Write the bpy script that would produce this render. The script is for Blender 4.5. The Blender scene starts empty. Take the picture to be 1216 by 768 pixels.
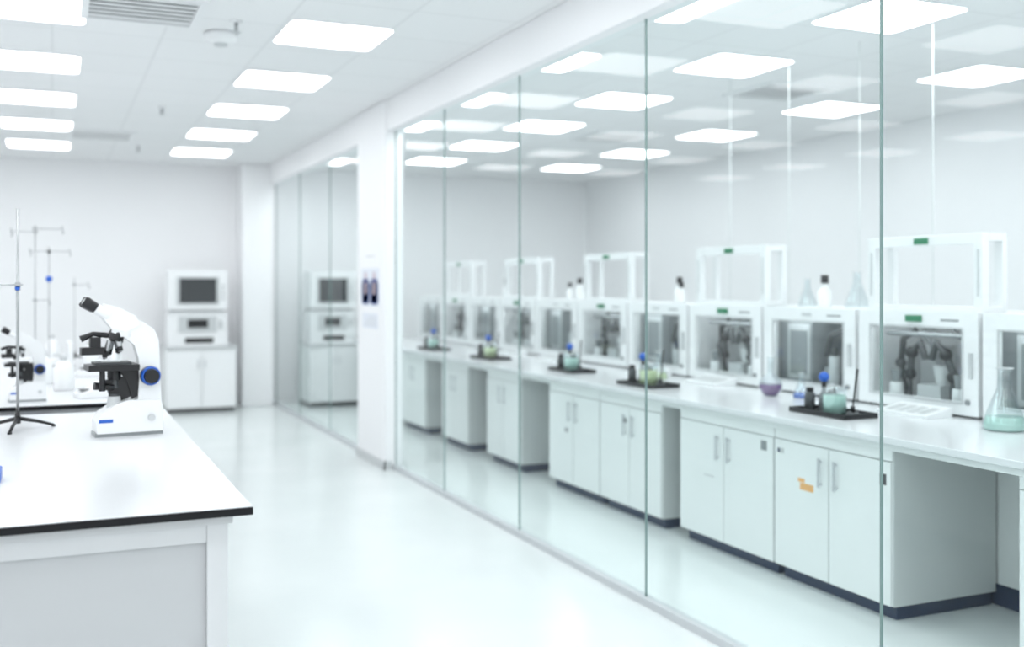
import bpy, bmesh, math, random
from mathutils import Vector, Matrix
random.seed(4)
scene = bpy.context.scene
scene.view_settings.view_transform = 'Standard'

# ------------------------------------------------------------------ materials
def new_mat(name):
    m = bpy.data.materials.new(name); m.use_nodes = True
    return m, m.node_tree, m.node_tree.nodes["Principled BSDF"]

def pbr(name, col, rough=0.5, metal=0.0, var=0.03, scale=8.0, spec=0.5, coat=0.0, emis=None, trans=0.0):
    m, nt, b = new_mat(name)
    tc = nt.nodes.new("ShaderNodeTexCoord")
    nz = nt.nodes.new("ShaderNodeTexNoise"); nz.inputs["Scale"].default_value = scale
    nz.inputs["Detail"].default_value = 4
    nt.links.new(tc.outputs["Object"], nz.inputs["Vector"])
    mx = nt.nodes.new("ShaderNodeMix"); mx.data_type = 'RGBA'
    mx.inputs[6].default_value = (*[max(0, c * (1 - var)) for c in col], 1)
    mx.inputs[7].default_value = (*[min(1, c * (1 + var)) for c in col], 1)
    nt.links.new(nz.outputs["Fac"], mx.inputs[0])
    nt.links.new(mx.outputs[2], b.inputs["Base Color"])
    b.inputs["Roughness"].default_value = rough
    b.inputs["Metallic"].default_value = metal
    b.inputs["Specular IOR Level"].default_value = spec
    b.inputs["Coat Weight"].default_value = coat
    b.inputs["Transmission Weight"].default_value = trans
    if emis:
        b.inputs["Emission Color"].default_value = (*col, 1); b.inputs["Emission Strength"].default_value = emis
    return m

def glass_mat(name, tint, base=0.07, gain=0.9, gloss=(1, 1, 1)):
    m = bpy.data.materials.new(name); m.use_nodes = True
    nt = m.node_tree; nt.nodes.clear()
    out = nt.nodes.new("ShaderNodeOutputMaterial")
    tr = nt.nodes.new("ShaderNodeBsdfTransparent"); tr.inputs[0].default_value = (*tint, 1)
    gl = nt.nodes.new("ShaderNodeBsdfGlossy"); gl.inputs["Roughness"].default_value = 0.0
    gl.inputs["Color"].default_value = (*gloss, 1)
    lw = nt.nodes.new("ShaderNodeLayerWeight"); lw.inputs[0].default_value = 0.5
    pw = nt.nodes.new("ShaderNodeMath"); pw.operation = 'POWER'; pw.inputs[1].default_value = 5
    mu = nt.nodes.new("ShaderNodeMath"); mu.operation = 'MULTIPLY_ADD'
    mu.inputs[1].default_value = gain; mu.inputs[2].default_value = base
    mx = nt.nodes.new("ShaderNodeMixShader")
    nt.links.new(lw.outputs["Facing"], pw.inputs[0]); nt.links.new(pw.outputs[0], mu.inputs[0])
    nt.links.new(mu.outputs[0], mx.inputs[0]); nt.links.new(tr.outputs[0], mx.inputs[1])
    nt.links.new(gl.outputs[0], mx.inputs[2]); nt.links.new(mx.outputs[0], out.inputs[0])
    return m

M = {}
M['wall'] = pbr("wall_paint", (0.95, 0.95, 0.965), 0.7, var=0.008)
M['pillar'] = pbr("pillar_paint", (0.94, 0.942, 0.957), 0.6, var=0.008)
M['white'] = pbr("white_enamel", (0.89, 0.90, 0.912), 0.35, var=0.01)
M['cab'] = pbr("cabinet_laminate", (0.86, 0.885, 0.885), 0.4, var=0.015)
M['cabside'] = pbr("cabinet_side_laminate", (0.66, 0.69, 0.69), 0.5, var=0.02)  # cabinet laminate darkened, shade on the sides put into the colour
M['top'] = pbr("worktop_white", (0.77, 0.78, 0.80), 0.18, var=0.01)
M['edge'] = pbr("worktop_black_edge", (0.004, 0.004, 0.006), 0.45, var=0.1, spec=0.3)
M['frame'] = pbr("bench_frame_white", (0.66, 0.67, 0.685), 0.45, var=0.01)
M['panel'] = pbr("bench_panel_grey", (0.52, 0.53, 0.545), 0.5, var=0.02)
M['black'] = pbr("black_plastic", (0.008, 0.008, 0.010), 0.35, var=0.1)
M['dgrey'] = pbr("dark_grey_plastic", (0.07, 0.075, 0.08), 0.4, var=0.1)
M['mgrey'] = pbr("mid_grey_plastic", (0.28, 0.30, 0.31), 0.4, var=0.05)
M['lgrey'] = pbr("light_grey_plastic", (0.60, 0.62, 0.63), 0.4, var=0.03)
M['steel'] = pbr("brushed_steel", (0.45, 0.46, 0.47), 0.3, 0.9, var=0.05)
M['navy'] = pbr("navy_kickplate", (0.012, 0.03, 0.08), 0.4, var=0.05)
M['blue'] = pbr("blue_plastic", (0.02, 0.12, 0.55), 0.35, var=0.05)
M['green'] = pbr("green_label", (0.03, 0.22, 0.11), 0.5)
M['orange'] = pbr("orange_label", (0.85, 0.48, 0.2), 0.5)
M['red'] = pbr("red_plastic", (0.6, 0.04, 0.05), 0.4)
M['paper'] = pbr("poster_paper", (0.80, 0.83, 0.90), 0.6, var=0.01)
M['ink'] = pbr("poster_ink", (0.03, 0.07, 0.28), 0.6)
M['inkr'] = pbr("poster_skin", (0.62, 0.50, 0.56), 0.6)
M['screen'] = pbr("screen_dark", (0.05, 0.055, 0.06), 0.15, var=0.2, scale=2)
M['alu'] = pbr("aluminium_channel", (0.60, 0.62, 0.64), 0.4, 0.3, var=0.03)
M['joint'] = pbr("glass_edge_green", (0.20, 0.29, 0.28), 0.2, var=0.05)
M['rod'] = pbr("pale_rod", (0.82, 0.85, 0.85), 0.5, var=0.01)
M['liqg'] = pbr("liquid_green", (0.55, 0.78, 0.70), 0.1)
M['liqy'] = pbr("liquid_lime", (0.70, 0.80, 0.48), 0.1)
M['liqp'] = pbr("liquid_purple", (0.22, 0.10, 0.28), 0.1)
M['liqb'] = pbr("liquid_blue", (0.05, 0.15, 0.55), 0.1)
M['glass'] = glass_mat("partition_glass", (0.895, 0.95, 0.945), 0.025, 0.4)
M['lglass'] = glass_mat("lab_glassware", (0.86, 0.90, 0.91), 0.12, 0.8)
M['wglass'] = glass_mat("window_glass", (0.90, 0.93, 0.93), 0.06, 0.6)

# emissive diffuser
def emit(name, s):
    m, nt, b = new_mat(name)
    b.inputs["Base Color"].default_value = (0.9, 0.9, 0.9, 1)
    b.inputs["Emission Color"].default_value = (0.965, 0.985, 1.0, 1)
    b.inputs["Emission Strength"].default_value = s
    return m
M['emit'] = emit("light_diffuser", 6.4)
M['led'] = emit("led_strip", 9.0)  # glow added inside the chambers to brighten their interiors

# floor: glossy epoxy resin
m, nt, b = new_mat("epoxy_floor")
tc = nt.nodes.new("ShaderNodeTexCoord")
nz = nt.nodes.new("ShaderNodeTexNoise"); nz.inputs["Scale"].default_value = 1.3; nz.inputs["Detail"].default_value = 5
rp = nt.nodes.new("ShaderNodeValToRGB")
rp.color_ramp.elements[0].position = 0.3; rp.color_ramp.elements[0].color = (0.71, 0.755, 0.755, 1)
rp.color_ramp.elements[1].position = 0.7; rp.color_ramp.elements[1].color = (0.75, 0.79, 0.79, 1)
mr = nt.nodes.new("ShaderNodeMapRange"); mr.inputs[3].default_value = 0.13; mr.inputs[4].default_value = 0.22
nt.links.new(tc.outputs["Object"], nz.inputs["Vector"]); nt.links.new(nz.outputs["Fac"], rp.inputs[0])
nt.links.new(nz.outputs["Fac"], mr.inputs[0]); nt.links.new(mr.outputs[0], b.inputs["Roughness"])
nt.links.new(rp.outputs[0], b.inputs["Base Color"])
M['floor'] = m

# ceiling tiles
m, nt, b = new_mat("ceiling_tiles")
tc = nt.nodes.new("ShaderNodeTexCoord")
br = nt.nodes.new("ShaderNodeTexBrick"); br.offset = 0.0; br.squash = 1.0
br.inputs["Scale"].default_value = 1.0
br.inputs["Brick Width"].default_value = 0.61; br.inputs["Row Height"].default_value = 0.61
br.inputs["Mortar Size"].default_value = 0.008
br.inputs["Color1"].default_value = (0.90, 0.905, 0.915, 1); br.inputs["Color2"].default_value = (0.91, 0.915, 0.925, 1)
br.inputs["Mortar"].default_value = (0.83, 0.835, 0.845, 1)
nt.links.new(tc.outputs["Object"], br.inputs["Vector"]); nt.links.new(br.outputs["Color"], b.inputs["Base Color"])
b.inputs["Roughness"].default_value = 0.8
M['ceil'] = m

# ------------------------------------------------------------------ mesh builder
class B:
    def __init__(s):
        s.bm = bmesh.new(); s.mats = []
    def mi(s, k):
        if k not in s.mats: s.mats.append(k)
        return s.mats.index(k)
    def _fin(s, faces, k, smooth=False):
        i = s.mi(k)
        for f in faces:
            f.material_index = i; f.smooth = smooth
    def box(s, x0, x1, y0, y1, z0, z1, k, mat=None):
        ps = [(x0,y0,z0),(x1,y0,z0),(x1,y1,z0),(x0,y1,z0),(x0,y0,z1),(x1,y0,z1),(x1,y1,z1),(x0,y1,z1)]
        v = [s.bm.verts.new(mat @ Vector(p) if mat else p) for p in ps]
        fs = [s.bm.faces.new([v[j] for j in q]) for q in
              [(0,3,2,1),(4,5,6,7),(0,1,5,4),(1,2,6,5),(2,3,7,6),(3,0,4,7)]]
        s._fin(fs, k)
    def quad(s, pts, k):
        f = s.bm.faces.new([s.bm.verts.new(p) for p in pts]); s._fin([f], k)
    def cyl(s, p0, p1, r0, r1, k, n=20, smooth=True):
        p0, p1 = Vector(p0), Vector(p1); d = (p1 - p0)
        q = d.to_track_quat('Z', 'Y').to_matrix()
        a, c = [], []
        for i in range(n):
            t = 2*math.pi*i/n; e = q @ Vector((math.cos(t), math.sin(t), 0))
            a.append(s.bm.verts.new(p0 + e*r0)); c.append(s.bm.verts.new(p1 + e*r1))
        fs = [s.bm.faces.new([a[i], a[(i+1)%n], c[(i+1)%n], c[i]]) for i in range(n)]
        s._fin(fs, k, smooth)
        s._fin([s.bm.faces.new(list(reversed(a))), s.bm.faces.new(c)], k)
    def tube(s, pts, r, k, n=10):
        pts = [Vector(p) for p in pts]; rings = []
        for i, p in enumerate(pts):
            d = (pts[min(i+1, len(pts)-1)] - pts[max(i-1, 0)]).normalized()
            q = d.to_track_quat('Z', 'Y').to_matrix()
            rr = r[i] if isinstance(r, (list, tuple)) else r
            rings.append([s.bm.verts.new(p + q @ Vector((math.cos(2*math.pi*j/n)*rr, math.sin(2*math.pi*j/n)*rr, 0))) for j in range(n)])
        fs = []
        for a, c in zip(rings, rings[1:]):
            fs += [s.bm.faces.new([a[j], a[(j+1)%n], c[(j+1)%n], c[j]]) for j in range(n)]
        s._fin(fs, k, True)
        s._fin([s.bm.faces.new(list(reversed(rings[0]))), s.bm.faces.new(rings[-1])], k)
    def lathe(s, prof, c, k, n=24, cap=True):
        rings = []
        for r, z in prof:
            rings.append([s.bm.verts.new((c[0]+r*math.cos(2*math.pi*j/n), c[1]+r*math.sin(2*math.pi*j/n), c[2]+z)) for j in range(n)])
        fs = []
        for a, d in zip(rings, rings[1:]):
            fs += [s.bm.faces.new([a[j], a[(j+1)%n], d[(j+1)%n], d[j]]) for j in range(n)]
        s._fin(fs, k, True)
        if cap:
            s._fin([s.bm.faces.new(list(reversed(rings[0]))), s.bm.faces.new(rings[-1])], k)
    def prism(s, poly, y0, y1, k, mat=None):
        # poly in XZ extruded in Y
        T = (lambda p: mat @ Vector(p)) if mat else (lambda p: Vector(p))
        a = [s.bm.verts.new(T((x, y0, z))) for x, z in poly]; c = [s.bm.verts.new(T((x, y1, z))) for x, z in poly]
        n = len(poly)
        fs = [s.bm.faces.new([a[i], c[i], c[(i+1)%n], a[(i+1)%n]]) for i in range(n)]
        fs += [s.bm.faces.new(a), s.bm.faces.new(list(reversed(c)))]
        s._fin(fs, k)
    def sphere(s, c, r, k, n=16, sc=(1,1,1)):
        mt = Matrix.Translation(c) @ Matrix.Diagonal((*sc, 1))
        res = bmesh.ops.create_uvsphere(s.bm, u_segments=n, v_segments=n//2+2, radius=r, matrix=mt)
        fs = {f for v in res['verts'] for f in v.link_faces}
        s._fin(fs, k, True)
    def done(s, name, loc=(0,0,0), rotz=0, bevel=0.0, scale=1.0, seg=2):
        bmesh.ops.recalc_face_normals(s.bm, faces=s.bm.faces)
        me = bpy.data.meshes.new(name); s.bm.to_mesh(me); s.bm.free()
        for k in s.mats: me.materials.append(M[k])
        o = bpy.data.objects.new(name, me); scene.collection.objects.link(o)
        o.location = loc; o.rotation_euler = (0, 0, rotz); o.scale = (scale,)*3
        if bevel:
            bv = o.modifiers.new("bevel", 'BEVEL'); bv.width = bevel; bv.segments = seg
            bv.limit_method = 'ANGLE'; bv.angle_limit = math.radians(50); bv.harden_normals = False
        return o

def inst(o, loc, rotz=0, scale=None):
    n = bpy.data.objects.new(o.name.split('.')[0], o.data); scene.collection.objects.link(n)
    n.location = loc; n.rotation_euler = (0, 0, rotz); n.scale = o.scale if scale is None else (scale,)*3
    for md in o.modifiers:
        bv = n.modifiers.new("bevel", 'BEVEL'); bv.width = md.width; bv.segments = md.segments
        bv.limit_method = 'ANGLE'; bv.angle_limit = md.angle_limit
    return n

# ------------------------------------------------------------------ room shell
CH = 3.0; GX = 2.56; GT = 2.75; YB = 13.7; XR = 7.2; XL = -4.5; Y0 = -2.0
def simple(name, *a, bevel=0.0):
    b = B(); b.box(*a); return b.done(name, bevel=bevel)
simple("floor", XL, XR, Y0, YB, -0.1, 0.0, 'floor')
simple("ceiling", XL, XR, Y0, YB, CH, CH+0.1, 'ceil')
simple("wall_back", XL-0.1, XR+0.1, YB, YB+0.1, -0.1, CH+0.1, 'wall')
simple("wall_right", XR, XR+0.1, Y0, YB, -0.1, CH+0.1, 'wall')
simple("wall_left", XL-0.1, XL, Y0, YB, -0.1, CH+0.1, 'wall')
# pillars
b = B(); b.box(2.47, 2.62, 8.2, 9.03, 0, CH, 'pillar'); b.done("pillar", bevel=0.008)
b = B(); b.box(2.15, 2.53, 13.2, YB, 0, CH, 'pillar'); b.done("pillar", bevel=0.01)
# header beam
b = B(); b.box(2.49, 2.62, Y0, 8.2, GT, CH, 'pillar'); b.done("beam", bevel=0.005)
b = B(); b.box(2.49, 2.62, 9.03, YB, GT, CH, 'pillar'); b.done("beam", bevel=0.005)
# base channels
b = B(); b.box(2.535, 2.585, Y0, 8.2, 0, 0.035, 'alu'); b.done("trim_1")
b = B(); b.box(2.535, 2.585, 9.03, YB, 0, 0.035, 'alu'); b.done("trim_2")
b = B(); b.box(2.458, 2.47, 8.188, 9.04, 0, 0.07, 'lgrey'); b.box(2.458, 2.53, 8.188, 8.2, 0, 0.07, 'lgrey'); b.done("trim_3")
b = B(); b.box(XL, 2.15, YB-0.012, YB, 0, 0.08, 'lgrey'); b.done("baseboard_back")
b = B(); b.box(XR-0.012, XR, Y0, YB, 0, 0.08, 'lgrey'); b.done("baseboard_right")

# glass partitions
def pane(y0, y1):
    b = B(); b.quad([(GX, y0, 0.035), (GX, y1, 0.035), (GX, y1, GT), (GX, y0, GT)], 'glass')
    for y in (y0, y1):
        b.box(GX-0.005, GX+0.005, y-0.003 if y == y1 else y, y if y == y1 else y+0.003, 0.035, GT, 'joint')
    return b.done("glass_partition_panel")
js = [-2.0, -0.3, 1.22, 2.74, 4.27, 5.73, 7.04, 8.2]
for a, c in zip(js, js[1:]): pane(a, c)
js = [9.03, 10.4, 11.8, 13.2]
for a, c in zip(js, js[1:]): pane(a, c)

# ------------------------------------------------------------------ ceiling lights
def rrect(h, r, n=5):
    pts = []
    for cx, cy, a0 in ((h-r, h-r, 0), (-h+r, h-r, 90), (-h+r, -h+r, 180), (h-r, -h+r, 270)):
        for j in range(n+1):
            t = math.radians(a0 + 90*j/n); pts.append((cx+r*math.cos(t), cy+r*math.sin(t)))
    return pts
b = B()
pts = rrect(0.30, 0.05)
lo = [b.bm.verts.new((x, y, -0.012)) for x, y in pts]; hi = [b.bm.verts.new((x, y, 0)) for x, y in pts]
n_ = len(pts)
b._fin([b.bm.faces.new(list(reversed(lo)))], 'emit')
b._fin([b.bm.faces.new([lo[i], lo[(i+1)%n_], hi[(i+1)%n_], hi[i]]) for i in range(n_)], 'white')
LP = b.done("ceiling_light_panel", loc=(1.54, 6.2, CH))
ys = [-1.4, 0.12, 1.64, 3.16, 4.68, 6.2, 7.72, 9.2, 10.72, 12.25]
for x in (-3.47, -1.8, -0.13, 1.54):
    for y in ys:
        if (x, y) == (1.54, 6.2): continue
        inst(LP, (x, y, CH))
for y in [-0.2, 1.4, 2.9, 4.5, 5.95, 7.45, 8.95, 10.45, 12.0]: inst(LP, (4.25, y, CH))
for y in [-0.3, 1.2, 2.6, 4.05, 5.55, 7.1, 8.8, 10.4, 12.0]: inst(LP, (6.08, y, CH))
for y in [0.2, 1.7, 3.3, 4.8, 6.3, 7.85, 9.4, 11.0, 12.5]: inst(LP, (2.98, y, CH))

# vents
b = B()
b.box(-0.30, 0.30, -0.30, 0.30, -0.004, 0, 'mgrey')
for s_ in (-1, 1):
    x0, x1 = sorted((s_*0.27, s_*0.31)); b.box(x0, x1, -0.31, 0.31, -0.02, 0, 'white'); b.box(-0.27, 0.27, x0, x1, -0.02, 0, 'white')
for i in range(6):
    y = -0.215 + i*0.086
    b.box(-0.27, 0.27, y-0.020, y+0.020, -0.014, -0.010, 'white')
V = b.done("ceiling_air_vent", loc=(0.45, 6.0, CH))
inst(V, (0.45, 11.2, CH)); inst(V, (5.15, 6.6, CH)); inst(V, (5.15, 9.3, CH))
# smoke detector / sprinkler
b = B(); b.lathe([(0.06, 0), (0.075, -0.01), (0.07, -0.035), (0.045, -0.05), (0.0001, -0.052)], (0,0,0), 'white', cap=False)
b.lathe([(0.035, -0.04), (0.03, -0.06), (0.001, -0.061)], (0,0,0), 'lgrey', cap=False)
D = b.done("smoke_detector", loc=(0.92, 6.42, CH), scale=1.3)
b = B(); b.cyl((0,0,0), (0,0,-0.01), 0.035, 0.03, 'white'); b.cyl((0,0,-0.01), (0,0,-0.06), 0.012, 0.012, 'steel'); b.cyl((0,0,-0.06), (0,0,-0.065), 0.025, 0.025, 'lgrey')
S = b.done("fire_sprinkler", loc=(0.96, 6.1, CH)); inst(S, (0.85, 9.3, CH)); inst(S, (0.85, 12.0, CH))

# ------------------------------------------------------------------ left benches
def bench(y0, y1, x0=-1.3, x1=0.5):
    b = B()
    b.box(x0, x1, y0, y1, 0.876, 0.897, 'edge'); b.box(x0+0.0015, x1-0.0015, y0+0.0015, y1-0.0015, 0.897, 0.90, 'top')
    fx0, fx1, fy0, fy1 = x0+0.06, x1-0.06, y0+0.05, y1-0.05
    # legs and rails
    for lx in (fx0, fx1-0.055):
        for ly in (fy0, fy1-0.055): b.box(lx, lx+0.055, ly, ly+0.055, 0.0, 0.876, 'frame')
    b.box(fx0-0.012, fx1+0.012, fy0-0.012, fy1+0.012, 0.850, 0.876, 'frame')
    for (za, zb) in ((0.80, 0.850), (0.08, 0.13)):
        b.box(fx0+0.055, fx1-0.055, fy0+0.004, fy0+0.04, za, zb, 'frame'); b.box(fx0+0.055, fx1-0.055, fy1-0.04, fy1-0.004, za, zb, 'frame')
        b.box(fx0+0.004, fx0+0.04, fy0+0.055, fy1-0.055, za, zb, 'frame'); b.box(fx1-0.04, fx1-0.004, fy0+0.055, fy1-0.055, za, zb, 'frame')
    b.box(fx0+0.055, fx1-0.055, fy0+0.018, fy0+0.03, 0.13, 0.80, 'panel'); b.box(fx0+0.055, fx1-0.055, fy1-0.03, fy1-0.018, 0.13, 0.80, 'panel')
    b.box(fx1-0.03, fx1-0.018, fy0+0.055, fy1-0.055, 0.13, 0.80, 'panel'); b.box(fx0+0.018, fx0+0.03, fy0+0.055, fy1-0.055, 0.13, 0.80, 'panel')
    return b.done("lab_bench", bevel=0.003)
bench(2.89, 5.33); bench(5.72, 9.6)

# ------------------------------------------------------------------ microscope (px-designed, metres)
def microscope():
    b = B(); u = 1/296.0
    P = lambda x, y: ((x-150)*u, (517-y)*u)
    w = 0.062
    # base (rounded wedge) and feet
    b.prism([P(114,513), P(113,498), P(119,489), P(136,478), P(150,474), P(188,476), P(190,486), P(190,513)], -w, w, 'white')
    b.prism([P(112,517), P(112,512), P(190,512), P(190,517)], -w+0.004, w-0.004, 'mgrey')
    # light well + control strip on base
    b.cyl((P(136,0)[0], 0, P(0,484)[1]), (P(136,0)[0], 0, P(0,470)[1]), 0.030, 0.026, 'lgrey')
    b.cyl((P(136,0)[0], 0, P(0,470)[1]), (P(136,0)[0], 0, P(0,467)[1]), 0.022, 0.022, 'dgrey')
    b.box(P(116,0)[0], P(132,0)[0], -w-0.001, -w+0.001, P(0,500)[1], P(0,496)[1], 'blue')
    b.cyl((P(176,0)[0], -w-0.012, P(0,496)[1]), (P(176,0)[0], -w+0.001, P(0,496)[1]), 0.014, 0.014, 'lgrey')
    # arm (C-shape)
    b.prism([P(162,478), P(164,450), P(163,425), P(158,408), P(146,398), P(132,392), P(134,380), P(150,376), P(168,380), P(181,389), P(187,403), P(188,430), P(190,478)], -0.030, 0.030, 'white')
    # binocular head: turret disc, body, two tubes with eyepieces
    b.cyl((P(148,0)[0], 0, P(0,398)[1]), (P(148,0)[0], 0, P(0,374)[1]), 0.036, 0.034, 'white', 28)
    b.prism([P(124,378), P(118,368), P(124,358), P(140,362), P(160,373), P(163,386), P(146,392), P(132,388)], -0.036, 0.036, 'white')
    for sy in (-1, 1):
        y = sy*0.026
        a = Vector((P(128,0)[0], y*0.9, P(0,372)[1])); c = Vector((P(114,0)[0], y*1.1, P(0,363)[1])); e = Vector((P(103,0)[0], y*1.15, P(0,356)[1]))
        b.cyl(a, c, 0.021, 0.019, 'white'); b.cyl(c, e, 0.021, 0.024, 'black'); 
        dd = (e-c).normalized(); b.cyl(e, e+dd*0.012, 0.024, 0.019, 'black'); b.cyl(e+dd*0.012, e+dd*0.0125, 0.012, 0.012, 'lgrey')
    # nosepiece and objectives
    b.cyl((P(140,0)[0], 0, P(0,392)[1]), (P(136,0)[0], 0, P(0,402)[1]), 0.030, 0.036, 'black', 28)
    for ang, L in ((180, 24), (60, 18), (-60, 15), (120, 20)):
        t = math.radians(ang); cx, cz = P(137, 402)
        p0 = Vector((cx + 0.020*math.cos(t), 0.020*math.sin(t), cz)); dr = Vector((0.30*math.cos(t), 0.30*math.sin(t), -1)).normalized()
        b.cyl(p0, p0+dr*(L*u*0.55), 0.012, 0.012, 'steel'); b.cyl(p0+dr*(L*u*0.55), p0+dr*(L*u*0.9), 0.011, 0.011, 'black'); b.cyl(p0+dr*L*u*0.9, p0+dr*L*u, 0.009, 0.004, 'steel')
    # front accessory (black clamp block on the left of the head)
    b.tube([(*[P(128,396)[0]], 0, P(0,396)[1]), (P(112,0)[0], 0, P(0,394)[1]), (P(98,0)[0], 0, P(0,400)[1])], [0.012, 0.010, 0.014], 'black')
    b.box(P(98,0)[0], P(124,0)[0], -0.03, 0.03, P(0,419)[1], P(0,410)[1], 'black')
    b.box(P(108,0)[0], P(120,0)[0], -0.02, 0.02, P(0,410)[1], P(0,398)[1], 'black')
    # stage, slide holder, bracket
    b.box(P(104,0)[0], P(162,0)[0], -0.075, 0.070, P(0,438)[1], P(0,431)[1], 'black')
    b.box(P(112,0)[0], P(154,0)[0], -0.05, 0.05, P(0,431)[1], P(0,428)[1], 'dgrey')
    b.box(P(120,0)[0], P(142,0)[0], -0.030, 0.030, P(0,428)[1], P(0,427)[1], 'lgrey')
    b.prism([P(140,438), P(165,438), P(165,470), P(156,474), P(150,452)], -0.018, 0.018, 'black')
    # condenser + knobs
    b.cyl((P(136,0)[0], 0, P(0,438)[1]), (P(136,0)[0], 0, P(0,450)[1]), 0.028, 0.026, 'black'); b.cyl((P(136,0)[0], 0, P(0,450)[1]), (P(136,0)[0], 0, P(0,460)[1]), 0.018, 0.020, 'dgrey')
    b.cyl((P(120,0)[0], -0.055, P(0,438)[1]), (P(120,0)[0], -0.055, P(0,462)[1]), 0.011, 0.013, 'black')
    b.cyl((P(112,0)[0], -0.03, P(0,456)[1]), (P(134,0)[0], -0.02, P(0,459)[1]), 0.016, 0.012, 'black')
    b.prism([P(124,450), P(156,445), P(158,470), P(140,477), P(130,468)], -0.012, 0.012, 'black')
    # focus knobs
    cx, cz = P(176, 446)
    for sy in (-1, 1):
        b.cyl((cx, sy*0.028, cz), (cx, sy*0.052, cz), 0.040, 0.040, 'dgrey', 32)
        b.cyl((cx, sy*0.052, cz), (cx, sy*0.066, cz), 0.040, 0.036, 'blue', 32)
        b.cyl((cx, sy*0.066, cz), (cx, sy*0.085, cz), 0.031, 0.029, 'black', 28)
    return b.done("microscope", loc=(0.273, 4.49, 0.90), bevel=0.003, rotz=math.radians(6), scale=0.975)
MS = microscope()
inst(MS, (-0.12, 5.98, 0.90), rotz=math.radians(4), scale=0.68)
inst(MS, (-0.75, 6.3, 0.90), rotz=math.radians(10), scale=0.8)

# ------------------------------------------------------------------ tripod stands
def stand(name, loc, h, legs=0.14, arms=(), rot=0, pr=0.0055):
    b = B()
    b.cyl((0,0,0.035), (0,0,h), pr, pr, 'steel', 12)
    b.cyl((0,0,0.025), (0,0,0.075), 0.013, 0.010, 'black')
    for a in (20, 140, 260):
        t = math.radians(a); c, s_ = math.cos(t), math.sin(t)
        b.tube([(0.008*c, 0.008*s_, 0.045), (legs*0.55*c, legs*0.55*s_, 0.028), (legs*c, legs*s_, 0.007)], [0.009, 0.0075, 0.006], 'black')
        b.cyl((legs*c, legs*s_, 0.0), (legs*c, legs*s_, 0.008), 0.009, 0.009, 'black')
    for (z, L, kind) in arms:
        b.box(-0.010, 0.010, -0.012, 0.012, z-0.010, z+0.010, 'blue' if kind == 'b' else 'mgrey')
        b.cyl((0, -0.012, z), (0, -0.03, z), 0.008, 0.010, 'blue' if kind in 'bc' else 'steel', 14)
        if kind == 'b': b.sphere((0, -0.035, z), 0.022, 'blue')
        if L:
            b.cyl((-0.02*math.copysign(1, L), 0, z), (L, 0, z), 0.003, 0.003, 'steel', 10)
            b.tube([(L, 0, z+0.02), (L, 0, z), (L+0.01, 0, z-0.02), (L, 0, z-0.035)], 0.003, 'mgrey', 8)
    return b.done(name, loc=loc, rotz=rot)
stand("retort_stand", (-0.131, 4.81, 0.90), 0.914, 0.145, [(0.586, 0, 'c'), (0.60, -0.12, 's')])
stand("retort_stand", (-0.02, 7.9, 0.90), 0.86, 0.12, [(0.64, 0, 'b'), (0.83, 0.13, 's'), (0.83, -0.12, 's')], pr=0.004)
stand("retort_stand", (-0.10, 7.4, 0.90), 0.98, 0.12, [(0.96, 0.16, 's'), (0.94, -0.14, 's'), (0.5, 0.08, 's')], pr=0.004)
stand("retort_stand", (0.16, 8.9, 0.90), 0.66, 0.12, [(0.6, 0.1, 's')], pr=0.003)

# white bench-top devices
def balance(loc, s=1.0, rot=0):
    b = B()
    b.prism([(-0.13, 0), (0.13, 0), (0.13, 0.07), (0.04, 0.085), (-0.13, 0.03)], -0.10, 0.10, 'white')
    b.cyl((0.05, 0, 0.083), (0.05, 0, 0.095), 0.07, 0.07, 'lgrey', 28)
    b.box(-0.11, -0.05, -0.05, 0.05, 0.045, 0.056, 'dgrey')
    b.box(0.09, 0.13, -0.10, 0.10, 0.07, 0.20, 'white')
    return b.done("bench_scale", loc=loc, bevel=0.006, scale=s, rotz=rot)
balance((0.22, 6.05, 0.90), 0.8, 0.2); balance((0.28, 7.45, 0.90), 1.0, -0.2)
balance((0.02, 8.45, 0.90), 0.9, 0.1); balance((0.35, 9.3, 0.90), 0.9, 0)
b = B()
b.lathe([(0.05, 0), (0.055, 0.01), (0.055, 0.13), (0.03, 0.16), (0.022, 0.17)], (0,0,0), 'white'); b.cyl((0,0,0.17), (0,0,0.20), 0.02, 0.018, 'lgrey')
PB = b.done("reagent_bottle", loc=(0.06, 6.5, 0.90)); inst(PB, (0.25, 8.1, 0.9)); inst(PB, (0.0, 9.2, 0.9)); inst(PB, (-0.05, 6.95, 0.9))
b = B(); b.box(-0.10, 0, 0, 0.13, 0, 0.035, 'blue'); b.box(-0.09, -0.01, 0.01, 0.12, 0.035, 0.045, 'dgrey'); b.done("pipette_tip_box", loc=(-0.143, 3.52, 0.90), bevel=0.004)

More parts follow.
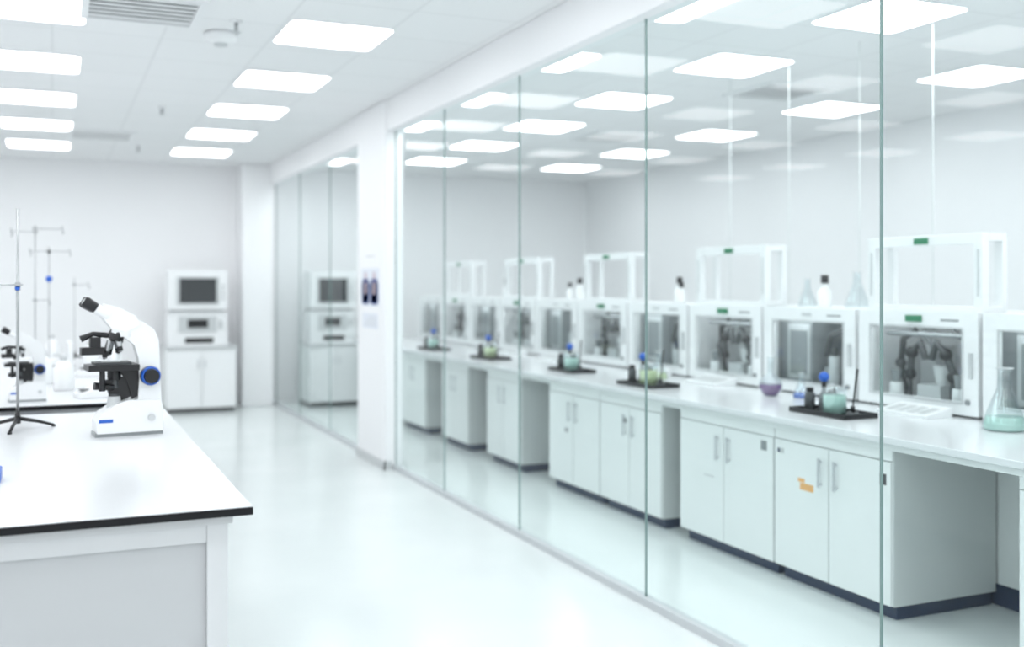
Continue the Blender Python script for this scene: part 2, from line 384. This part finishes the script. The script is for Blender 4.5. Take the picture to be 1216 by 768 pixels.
# ------------------------------------------------------------------ rear analyser on cabinet
def low_cabinet(loc, w, name="storage_cabinet"):
    b = B(); h = 0.775; d = 0.6
    b.box(-w/2+0.02, w/2-0.02, 0.04, d, 0, 0.05, 'dgrey')
    b.box(-w/2, w/2, 0.02, d, 0.05, h-0.025, 'cab'); b.box(-w/2-0.01, w/2+0.01, -0.01, d, h-0.025, h, 'lgrey')
    for s_ in (-1, 1):
        x0, x1 = sorted((s_*0.004, s_*(w/2-0.004))); b.box(x0, x1, 0, 0.02, 0.055, h-0.04, 'white')
        x0, x1 = sorted((s_*0.03, s_*0.042)); b.box(x0, x1, -0.02, 0, 0.52, 0.62, 'alu')
    return b.done(name, loc=loc, bevel=0.004)
def analyser(loc, w):
    b = B()
    b.prism([(-w/2, 0), (w/2, 0), (w/2, 0.40), (-w/2, 0.40)], 0.03, 0.5, 'white')
    b.box(-w/2, w/2, 0.0, 0.03, 0.0, 0.14, 'white')
    b.box(-w*0.22, w*0.26, -0.004, 0.0, 0.035, 0.10, 'black')          # slot
    b.box(-w*0.32, w*0.32, 0.012, 0.03, 0.165, 0.35, 'lgrey')
    b.box(-w*0.17, w*0.17, 0.006, 0.012, 0.215, 0.315, 'black')          # small display
    b.box(w*0.36, w*0.42, 0.02, 0.03, 0.2, 0.3, 'lgrey')
    b.box(-w*0.45, w*0.45, 0.06, 0.45, 0.40, 0.43, 'lgrey')
    b.box(-w/2, w/2, 0.0, 0.42, 0.43, 0.90, 'white')                     # monitor housing
    b.box(-w*0.36, w*0.36, -0.006, 0.0, 0.49, 0.82, 'lgrey')
    b.box(-w*0.31, w*0.31, -0.012, -0.006, 0.51, 0.80, 'screen')
    for i in range(4): b.box(w*0.40, w*0.44, -0.004, 0.0, 0.55+i*0.05, 0.57+i*0.05, 'mgrey')
    return b.done("benchtop_analyser", loc=loc, bevel=0.012)
low_cabinet((1.61, 12.75, 0), 0.80); analyser((1.58, 12.85, 0.775), 0.68)
low_cabinet((3.22, 12.75, 0), 0.68); analyser((3.2, 12.85, 0.775), 0.56)

# ------------------------------------------------------------------ posters on pillar
b = B()
b.box(2.466, 2.47, 8.36, 8.90, 1.32, 1.64, 'paper')
for yc in (8.50, 8.76):
    b.prism([(2.4645, 1.335), (2.466, 1.335), (2.466, 1.55), (2.4645, 1.55)], yc-0.085, yc+0.085, 'ink')
    b.box(2.4645, 2.466, yc-0.115, yc+0.115, 1.35, 1.52, 'ink'); b.cyl((2.4645, yc, 1.575), (2.466, yc, 1.575), 0.035, 0.035, 'inkr')
    b.box(2.464, 2.4645, yc-0.03, yc+0.03, 1.42, 1.52, 'inkr')
b.done("safety_poster")
b = B(); b.box(2.466, 2.47, 8.40, 8.86, 1.13, 1.26, 'paper')
for i in range(3): b.box(2.465, 2.466, 8.44, 8.80-i*0.06, 1.16+i*0.03, 1.168+i*0.03, 'lgrey')
b.done("notice_sheet")
b = B(); b.box(2.466, 2.47, 8.45, 8.80, 1.70, 1.78, 'pillar'); b.box(2.465, 2.466, 8.5, 8.75, 1.735, 1.745, 'lgrey'); b.done("notice_sheet")

# ------------------------------------------------------------------ lab counter + cabinets
b = B(); b.box(3.36, 4.95, 0.6, 12.5, 0.80, 0.83, 'top'); b.box(3.40, 4.90, 0.65, 12.45, 0.765, 0.80, 'cab')
b.done("lab_counter", bevel=0.003)
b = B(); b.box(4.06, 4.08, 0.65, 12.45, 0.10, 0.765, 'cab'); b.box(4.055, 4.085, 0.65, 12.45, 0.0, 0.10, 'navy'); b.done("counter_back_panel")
b = B(); b.box(4.8, 4.82, 0.65, 12.45, 0, 0.765, 'cab'); b.done("counter_rear_panel")
def base_cab(y0, y1, n, tags=()):
    b = B(); x0 = 3.41
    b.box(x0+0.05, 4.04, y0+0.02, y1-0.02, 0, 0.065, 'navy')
    b.box(x0+0.018, 4.045, y0, y1, 0.065, 0.765, 'cabside')  # carcass in the darkened laminate, side shade painted in
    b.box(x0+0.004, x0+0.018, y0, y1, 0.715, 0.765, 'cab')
    w = (y1-y0)/n
    for i in range(n):
        a = y0+i*w+0.004; c = y0+(i+1)*w-0.004
        b.box(x0, x0+0.018, a, c, 0.07, 0.71, 'cab')
        hy = c-0.05 if i % 2 == 0 else a+0.05
        b.box(x0-0.022, x0-0.014, hy-0.006, hy+0.006, 0.52, 0.66, 'alu')
        for hz in (0.53, 0.64): b.box(x0-0.016, x0, hy-0.005, hy+0.005, hz, hz+0.01, 'alu')
    for (ty, tz, w_, h_, k) in tags: b.box(x0-0.0012, x0, ty-w_/2, ty+w_/2, tz-h_/2, tz+h_/2, k)
    return b.done("base_cabinet", bevel=0.003)
base_cab(0.9, 2.92, 4, [(2.85, 0.50, 0.05, 0.06, 'lgrey')])
base_cab(3.59, 4.41, 2, [(4.16, 0.50, 0.10, 0.035, 'orange'), (4.20, 0.53, 0.05, 0.02, 'orange'), (3.64, 0.63, 0.04, 0.05, 'dgrey'), (4.36, 0.655, 0.05, 0.025, 'lgrey'), (4.375, 0.655, 0.02, 0.02, 'liqb')])
base_cab(4.42, 5.30, 2, [(4.50, 0.66, 0.05, 0.05, 'mgrey'), (5.0, 0.42, 0.10, 0.008, 'lgrey')])
base_cab(5.51, 6.29, 2, [(5.95, 0.62, 0.04, 0.03, 'mgrey')]); base_cab(6.30, 7.09, 2, [(6.8, 0.45, 0.05, 0.03, 'mgrey')])
base_cab(7.62, 8.32, 2); base_cab(8.78, 9.45, 2); base_cab(9.95, 10.7, 2); base_cab(11.2, 12.0, 2)

# ------------------------------------------------------------------ chambers on counter
def chamber(w, variant):
    r = random.Random(variant)
    b = B(); d = 0.58; z0, z1 = 0.0, 0.53; t = 0.02; hw = w/2
    # feet, shell
    for yy in (-hw+0.06, hw-0.06):
        for xx in (0.05, d-0.05): b.cyl((xx, yy, 0), (xx, yy, 0.012), 0.02, 0.02, 'dgrey', 12)
    z0 = 0.012
    b.box(0.02, d, -hw, hw, z0, z0+t, 'white'); b.box(0.02, d, -hw, hw, z1-t, z1, 'white')
    b.box(0.02, d, -hw, -hw+t, z0+t, z1-t, 'white'); b.box(0.02, d, hw-t, hw, z0+t, z1-t, 'white')
    b.box(d-t, d, -hw+t, hw-t, z0+t, z1-t, 'white')
    # bezel
    ml, mr_, mt, mb = 0.10, 0.10, 0.085, 0.065
    b.box(0, 0.02, -hw, -hw+ml, z0, z1, 'white'); b.box(0, 0.02, hw-mr_, hw, z0, z1, 'white')
    b.box(0, 0.02, -hw+ml, hw-mr_, z1-mt, z1, 'white'); b.box(0, 0.02, -hw+ml, hw-mr_, z0, z0+mb, 'white')
    b.box(0.03, 0.06, -hw+0.12, hw-0.12, z1-t-0.012, z1-t, 'led')  # added fill strip under the chamber roof, lifts the dark interior
    # window gasket
    ya, yb, za, zb = -hw+ml, hw-mr_, z0+mb, z1-mt
    g = 0.010
    b.box(-0.006, 0.0, ya-g, ya, za-g, zb+g, 'lgrey'); b.box(-0.006, 0.0, yb, yb+g, za-g, zb+g, 'lgrey')
    b.box(-0.006, 0.0, ya, yb, zb, zb+g, 'lgrey'); b.box(-0.006, 0.0, ya, yb, za-g, za, 'lgrey')
    b.quad([(0.01, ya, za), (0.01, yb, za), (0.01, yb, zb), (0.01, ya, zb)], 'wglass')
    # handle, latch and label
    if variant % 2 == 0: b.box(-0.012, 0, -0.055, 0.055, z1-0.055, z1-0.022, 'green')
    else: b.box(-0.004, 0, -0.045, 0.045, z1-0.048, z1-0.03, 'lgrey')
    b.box(-0.02, 0, -hw+0.03, -hw+0.045, 0.2, 0.33, 'lgrey'); b.cyl((-0.012, -hw+0.06, 0.08), (0, -hw+0.06, 0.08), 0.014, 0.014, 'mgrey')
    b.box(-0.002, 0, -hw+0.12, -hw+0.24, z1-0.048, z1-0.038, 'mgrey')
    # interior apparatus
    fl = z0+t
    if variant % 2 == 0:
        for s_ in (-1, 1):
            c = s_*0.15
            b.tube([(0.12, c, fl), (0.12, c, fl+0.17), (0.10, c-s_*0.03, fl+0.27), (0.10, c-s_*0.09, fl+0.33), (0.10, c-s_*0.13, fl+0.24)], 0.020, 'dgrey')
            b.tube([(0.2, c+s_*0.10, fl), (0.18, c+s_*0.13, fl+0.20), (0.15, c+s_*0.08, fl+0.34), (0.14, c-s_*0.02, fl+0.39)], 0.018, 'dgrey')
            b.tube([(0.3, c-s_*0.05, fl), (0.3, c-s_*0.02, fl+0.25), (0.28, c+s_*0.06, fl+0.38)], 0.014, 'mgrey')
            b.sphere((0.10, c-s_*0.03, fl+0.27), 0.034, 'black'); b.sphere((0.12, c, fl+0.15), 0.032, 'black'); b.sphere((0.18, c+s_*0.13, fl+0.20), 0.03, 'dgrey')
            b.cyl((0.09, c+s_*0.07, fl), (0.09, c+s_*0.07, fl+0.10), 0.04, 0.035, 'white')
            b.cyl((0.09, c+s_*0.07, fl+0.10), (0.09, c+s_*0.07, fl+0.17), 0.02, 0.03, 'mgrey')
        b.box(0.1, 0.3, -0.08, 0.08, fl, fl+0.10, 'lgrey'); b.cyl((0.2, 0, fl+0.10), (0.2, 0, fl+0.20), 0.03, 0.05, 'white')
        b.box(0.3, 0.42, -0.25, -0.1, fl, fl+0.22, 'lgrey'); b.box(0.3, 0.42, 0.12, 0.26, fl, fl+0.3, 'lgrey')
        b.cyl((0.1, -0.30, fl+0.37), (0.1, 0.30, fl+0.37), 0.012, 0.012, 'mgrey')
    else:
        b.box(0.10, 0.50, 0.07, hw-0.03, fl, zb+0.01, 'mgrey')           # grey inner cupboard
        b.box(0.095, 0.10, 0.09, hw-0.12, fl+0.05, zb-0.02, 'lgrey'); b.box(0.09, 0.095, 0.11, hw-0.15, fl+0.08, zb-0.06, 'mgrey')
        for i in range(4):
            y = -0.30 + i*0.095; h = r.uniform(0.10, 0.24)
            b.cyl((0.12+0.05*(i%2), y, fl), (0.12+0.05*(i%2), y, fl+h), 0.036, 0.034, ['white', 'dgrey', 'lgrey', 'mgrey'][i])
            b.cyl((0.12+0.05*(i%2), y, fl+h), (0.12+0.05*(i%2), y, fl+h+0.05), 0.014, 0.02, 'dgrey')
        b.tube([(0.2, -0.27, fl), (0.2, -0.29, fl+0.25), (0.18, -0.17, fl+0.38), (0.15, -0.04, fl+0.33), (0.15, 0.0, fl+0.2)], 0.018, 'dgrey')
        b.tube([(0.3, -0.05, fl), (0.28, -0.02, fl+0.2), (0.25, -0.12, fl+0.30), (0.25, -0.2, fl+0.26)], 0.016, 'mgrey')
        b.sphere((0.18, -0.17, fl+0.38), 0.034, 'black'); b.sphere((0.2, -0.29, fl+0.25), 0.03, 'black')
    return b
def top_frame(loc, w):
    b = B(); hw = w/2; h = 0.40; dp = 0.14
    for s_ in (-1, 1):
        y0, y1 = sorted((s_*hw, s_*(hw-0.055)))
        b.box(0, 0.045, y0, y1, 0, h, 'white'); b.box(dp, dp+0.03, y0, y1, 0, h, 'white')
        b.box(0.045, dp, y0, y1, h-0.04, h, 'white'); b.box(0.045, dp, y0, y1, 0, 0.03, 'white')
        b.box(-0.006, 0, y0+0.02, y0+0.03, 0.08, h-0.08, 'lgrey')
    b.box(0, 0.045, -hw+0.055, hw-0.055, h-0.055, h, 'white'); b.box(dp, dp+0.03, -hw+0.055, hw-0.055, h-0.04, h, 'white')
    b.box(0, 0.045, -hw+0.055, hw-0.055, 0, 0.03, 'white')
    b.box(-0.008, 0, -0.05, 0.05, h-0.045, h-0.012, 'green')
    return b.done("hoist_frame", loc=loc, bevel=0.004)
P0 = 4.255; PITCH = 0.868
protos = {}
for i in range(-3, 10):
    yc = P0 + i*PITCH
    v = i % 4
    if v not in protos:
        protos[v] = chamber(0.84, v).done("isolation_chamber", loc=(4.2, yc, 0.83), bevel=0.006)
    else: inst(protos[v], (4.2, yc, 0.83))
    if i % 2 == 0: top_frame((4.24, yc-0.01, 1.36), 0.80)

# ------------------------------------------------------------------ glassware
def erlen(loc, liq, s=1.0):
    b = B()
    b.lathe([(0.062, 0.0), (0.068, 0.006), (0.064, 0.03), (0.022, 0.135), (0.020, 0.19), (0.026, 0.197)], (0,0,0), 'lglass', cap=False)
    if liq: b.lathe([(0.060, 0.003), (0.063, 0.008), (0.060, 0.03), (0.054, 0.045)], (0,0,0), liq)
    b.tube([(0.026*math.cos(t), 0.026*math.sin(t), 0.197) for t in [j*math.pi/8 for j in range(17)]], 0.002, 'lgrey', 6)
    return b.done("erlenmeyer_flask", loc=loc, scale=s)
def roundflask(loc, liq, s=1.0):
    b = B()
    prof = [(0.03, 0.0)] + [(0.058*math.sin(a), 0.055-0.058*math.cos(a)) for a in [0.6+0.2*j for j in range(12)]] + [(0.016, 0.115), (0.016, 0.19), (0.02, 0.195)]
    b.lathe(prof, (0,0,0), 'lglass', cap=False)
    if liq: b.lathe([(0.028, 0.004), (0.045, 0.02), (0.054, 0.045), (0.055, 0.06)], (0,0,0), liq)
    return b.done("round_flask", loc=loc, scale=s)
def beaker(b, c, r, h, liq):
    b.lathe([(r*0.96, 0), (r, 0.006), (r, h), (r*1.06, h+0.004)], c, 'lglass', cap=False)
    b.lathe([(r*0.93, 0.004), (r*0.95, h*0.75)], c, liq)
def station(loc, rot=0, liq='liqg', s=1.0):
    b = B()
    # black tray with rim
    b.box(-0.11, 0.11, -0.21, 0.21, 0, 0.010, 'black')
    b.box(-0.11, -0.10, -0.21, 0.21, 0.010, 0.026, 'black'); b.box(0.10, 0.11, -0.21, 0.21, 0.010, 0.026, 'black')
    b.box(-0.10, 0.10, -0.21, -0.20, 0.010, 0.026, 'black'); b.box(-0.10, 0.10, 0.20, 0.21, 0.010, 0.026, 'black')
    # beaker with liquid
    beaker(b, (-0.02, -0.04, 0.010), 0.062, 0.13, liq)
    # capped bottles
    b.lathe([(0.026, 0), (0.027, 0.08), (0.012, 0.10), (0.012, 0.12)], (0.03, 0.10, 0.01), 'mgrey')
    b.cyl((0.03, 0.10, 0.13), (0.03, 0.10, 0.16), 0.013, 0.013, 'black'); b.sphere((0.03, 0.10, 0.185), 0.028, 'blue')
    b.lathe([(0.028, 0), (0.028, 0.085), (0.016, 0.10)], (-0.03, 0.14, 0.01), 'dgrey'); b.cyl((-0.03, 0.14, 0.11), (-0.03, 0.14, 0.13), 0.02, 0.02, 'black')
    b.lathe([(0.022, 0), (0.022, 0.10), (0.016, 0.12)], (0.04, 0.05, 0.01), 'dgrey'); b.cyl((0.04, 0.05, 0.13), (0.04, 0.05, 0.15), 0.016, 0.016, 'lgrey')
    # small burner with angled wand
    b.cyl((0.0, -0.15, 0.01), (0.0, -0.15, 0.03), 0.035, 0.03, 'dgrey'); b.cyl((0.0, -0.15, 0.03), (0.0, -0.15, 0.06), 0.012, 0.012, 'black')
    b.cyl((0.0, -0.15, 0.05), (-0.01, -0.195, 0.25), 0.004, 0.006, 'black', 10)
    return b.done("reagent_tray", loc=loc, rotz=rot, scale=s)
station((3.69, 4.30, 0.83)); station((3.62, 6.02, 0.83), 0.05, 'liqy'); station((3.68, 7.25, 0.83), -0.05, 'liqg')
station((3.63, 8.78, 0.83), 0.05, 'liqy'); station((3.61, 10.25, 0.83), 0, 'liqg')
roundflask((3.96, 5.16, 0.83), 'liqp', 1.2); erlen((4.06, 5.0, 0.83), 'liqb', 0.75)
erlen((4.02, 3.52, 0.83), 'liqg', 1.45); erlen((3.95, 6.42, 0.83), 'liqy', 1.0); roundflask((3.98, 7.9, 0.83), 'liqg', 1.0)
erlen((4.5, 5.02, 1.36), None, 1.1); erlen((4.45, 5.42, 1.36), None, 0.9)
b = B(); b.lathe([(0.04, 0), (0.042, 0.01), (0.042, 0.10), (0.018, 0.13), (0.018, 0.15)], (0,0,0), 'white'); b.cyl((0,0,0.15), (0,0,0.20), 0.024, 0.024, 'black')
CB = b.done("capped_bottle", loc=(4.42, 5.22, 1.36)); inst(CB, (4.42, 6.85, 1.36), scale=0.8); inst(CB, (4.5, 7.0, 1.36)); inst(CB, (4.45, 8.6, 1.36)); inst(CB, (4.45, 8.8, 1.36), scale=0.8); inst(CB, (4.45, 10.3, 1.36))
b = B(); b.cyl((0,0,0), (0,0,0.07), 0.04, 0.04, 'white'); b.cyl((0,0,0.07), (0,0,0.10), 0.03, 0.03, 'red'); RC = b.done("specimen_jar", loc=(4.35, 3.62, 1.36)); inst(RC, (4.4, 3.5, 1.36), scale=1.2)
# control pads in front of the chambers
b = B(); b.prism([(-0.09, 0), (0.09, 0), (0.09, 0.05), (-0.09, 0.018)], -0.17, 0.17, 'white'); 
mt = Matrix.Rotation(-math.atan2(0.032, 0.18), 4, 'Y')
for j in range(4): b.box(-0.06, 0.05, -0.14+j*0.075, -0.09+j*0.075, 0.0345, 0.037, 'lgrey', mt)
CP = b.done("control_keypad", loc=(4.06, 4.12, 0.83), bevel=0.003)
for y in (5.85+0.1, 6.75, 8.4, 9.3, 3.1): inst(CP, (4.07, y, 0.83))

# thin service rods between chambers and ceiling
b = B()
for y in (3.85, 4.49, 5.08, 5.76, 6.43): b.cyl((4.572, y, 1.361), (4.572, y, CH), 0.0035, 0.0035, 'rod', 10)
b.done("suspension_rods")

# ------------------------------------------------------------------ world, camera
w = bpy.data.worlds.new("World"); scene.world = w; w.use_nodes = True
w.node_tree.nodes["Background"].inputs[0].default_value = (0.94, 0.975, 1.0, 1)
w.node_tree.nodes["Background"].inputs[1].default_value = 1.25

cam = bpy.data.cameras.new("camera"); co = bpy.data.objects.new("camera", cam); scene.collection.objects.link(co)
co.location = (0, 0, 1.5); co.rotation_euler = (math.radians(90), 0, math.radians(-23.66))
cam.lens = 36.9; cam.sensor_width = 36; cam.shift_y = -46/1216
cam.dof.use_dof = True; cam.dof.focus_distance = 3.45; cam.dof.aperture_fstop = 1.4
scene.camera = co
